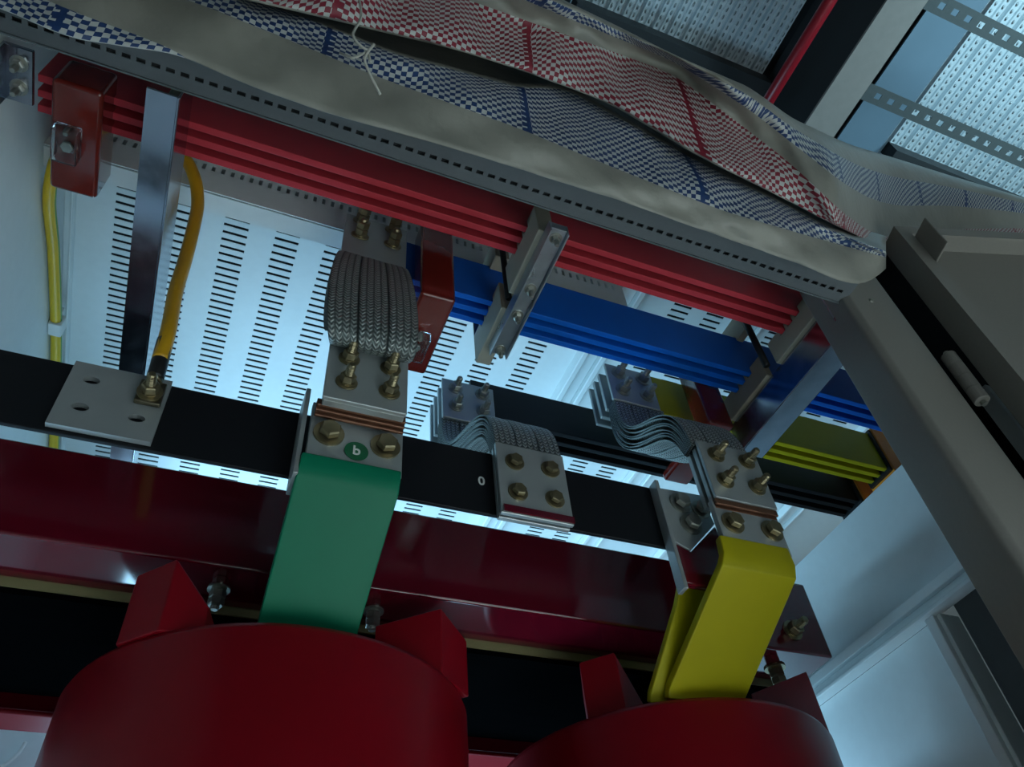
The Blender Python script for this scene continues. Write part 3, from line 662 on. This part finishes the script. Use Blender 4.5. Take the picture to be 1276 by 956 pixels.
sheet('lower_fold', [(hem, 0.372, vh), (gb, 0.350, 1.0), (bt, 0.342, 2.0), (sh(bt, -6), 0.37, 2.2), (sh(rl, -12), 0.385, 2.6)], -150, 1104, 150, 8, 'bag_low', bagt, 0.0022, 1.0)
yr = [(-150, 0.32), (900, 0.32), (1040, 0.335), (1110, 0.43), (1200, 0.455), (1400, 0.46)]
yu = [(-150, 0.285), (900, 0.29), (1040, 0.31), (1110, 0.425), (1200, 0.45), (1400, 0.455)]
yt = [(-150, 0.25), (900, 0.25), (1040, 0.28), (1110, 0.36), (1200, 0.40), (1400, 0.42)]
ya = lambda p, e: [(a, b + e) for a, b in p]
sheet('upper_fold', [(sh(rl, -14), ya(yr, 0.03), -0.4), (sh(rl, 0), yr, 0.0), (ru, yu, 1.0), (tp, yt, 2.0), (sh(tp, 14), ya(yt, 0.10), 2.4)], -150, 1400, 180, 8, 'bag_up', bagt, 0.003, 2.4)
obj('drawstring', tube(spline([at(445, -15, 0.288), at(450, 20, 0.295), at(440, 44, 0.30), at(457, 62, 0.305), at(466, 55, 0.30), at(455, 72, 0.31), at(460, 90, 0.32), at(474, 118, 0.335)], 8), 0.0015, 8), 'string', bagt, smooth=True)
obj('drawstring', tube(spline([at(424, 66, 0.318), at(440, 72, 0.312), at(457, 66, 0.308), at(462, 78, 0.31)], 8), 0.0014, 8), 'string', bagt, smooth=True)

# ================================================================== HALL CEILING
ZC = 3.5
def deck_rib(x0, x1, y0, y1, parent, m='deck'):
    w_ = x1 - x0; V, Fc, uvs = [], [], []
    prof = [(0, 0.02), (0.06, 0.02), (0.12, 0), (0.43, 0), (0.47, 0.008), (0.53, 0.008), (0.57, 0), (0.88, 0), (0.94, 0.02), (1, 0.02)]
    for yy in (y0, y1):
        for a, z in prof: V.append((x0 + w_ * a, yy, ZC + z)); uvs.append((a, yy / 0.032))
    n = len(prof)
    for i in range(n - 1): Fc.append((i, i + 1, n + i + 1, n + i))
    return obj('deck_rib', (V, Fc), m, parent, uv={'UVMap': uvs}, solid=0.002)
cl_ = struct('ceiling_hall', box(-3, 5, -2.5, 4, ZC + 0.06, ZC + 0.10), 'darkbeam')
for i in range(13): deck_rib(0.88 + i * 0.074, 0.88 + i * 0.074 + 0.073, -1.0, 1.5, cl_)
for i in range(16): deck_rib(2.62 + i * 0.094, 2.62 + i * 0.094 + 0.093, -1.2, 1.25 - 0.0, cl_)
obj('ceiling_sheet', box(2.36, 2.60, -1.2, 1.5, ZC - 0.01, ZC + 0.0), 'sheet', cl_)
obj('pipe', tube([(1.655, -1.2, 3.0), (1.655, 2.0, 3.0)], 0.024, 16), 'pipe', None, smooth=True, tag=('red sprinkler pipe under the hall ceiling', 'pipe'))
t = thing('roof_beam', (1.9, 0.4, 3.0), 'grey brown steel beam under the hall ceiling, right of the red pipe', 'beam')
obj('bottom_flange', box(1.86, 2.01, -1.2, 2.0, 3.0, 3.012), 'beam', t)
obj('web', box(1.86, 1.875, -1.2, 2.0, 3.012, 3.49), 'darkbeam', t); obj('web', box(2.0, 2.01, -1.2, 2.0, 3.012, 3.49), 'darkbeam', t)
obj('purlin', box(2.62, 4.2, 0.80, 0.86, 3.40, 3.499), 'darkbeam', None, tag=('dark purlin along the edge of the bright decking', 'purlin', 'dark purlins'))
obj('purlin', box(0.88, 1.85, 0.74, 0.80, 3.40, 3.499), 'darkbeam', None, tag=('dark purlin behind the decking left of the red pipe', 'purlin', 'dark purlins'))
for yc, lb in ((0.178, 'upper slotted steel strap across the bright decking'), (0.545, 'lower slotted steel strap across the bright decking')):
    hs = [(2.06 + i * 0.066, 2.06 + i * 0.066 + 0.028, -0.011, 0.011) for i in range(22)]
    V, Fc = slotted(2.011, 3.6, -0.034, 0.034, hs)
    obj('slotted_strap', ([(x, yc + y, 3.0) for x, y, z in V], Fc), 'strap', None, solid=0.003, tag=(lb, 'strap', 'slotted straps'))
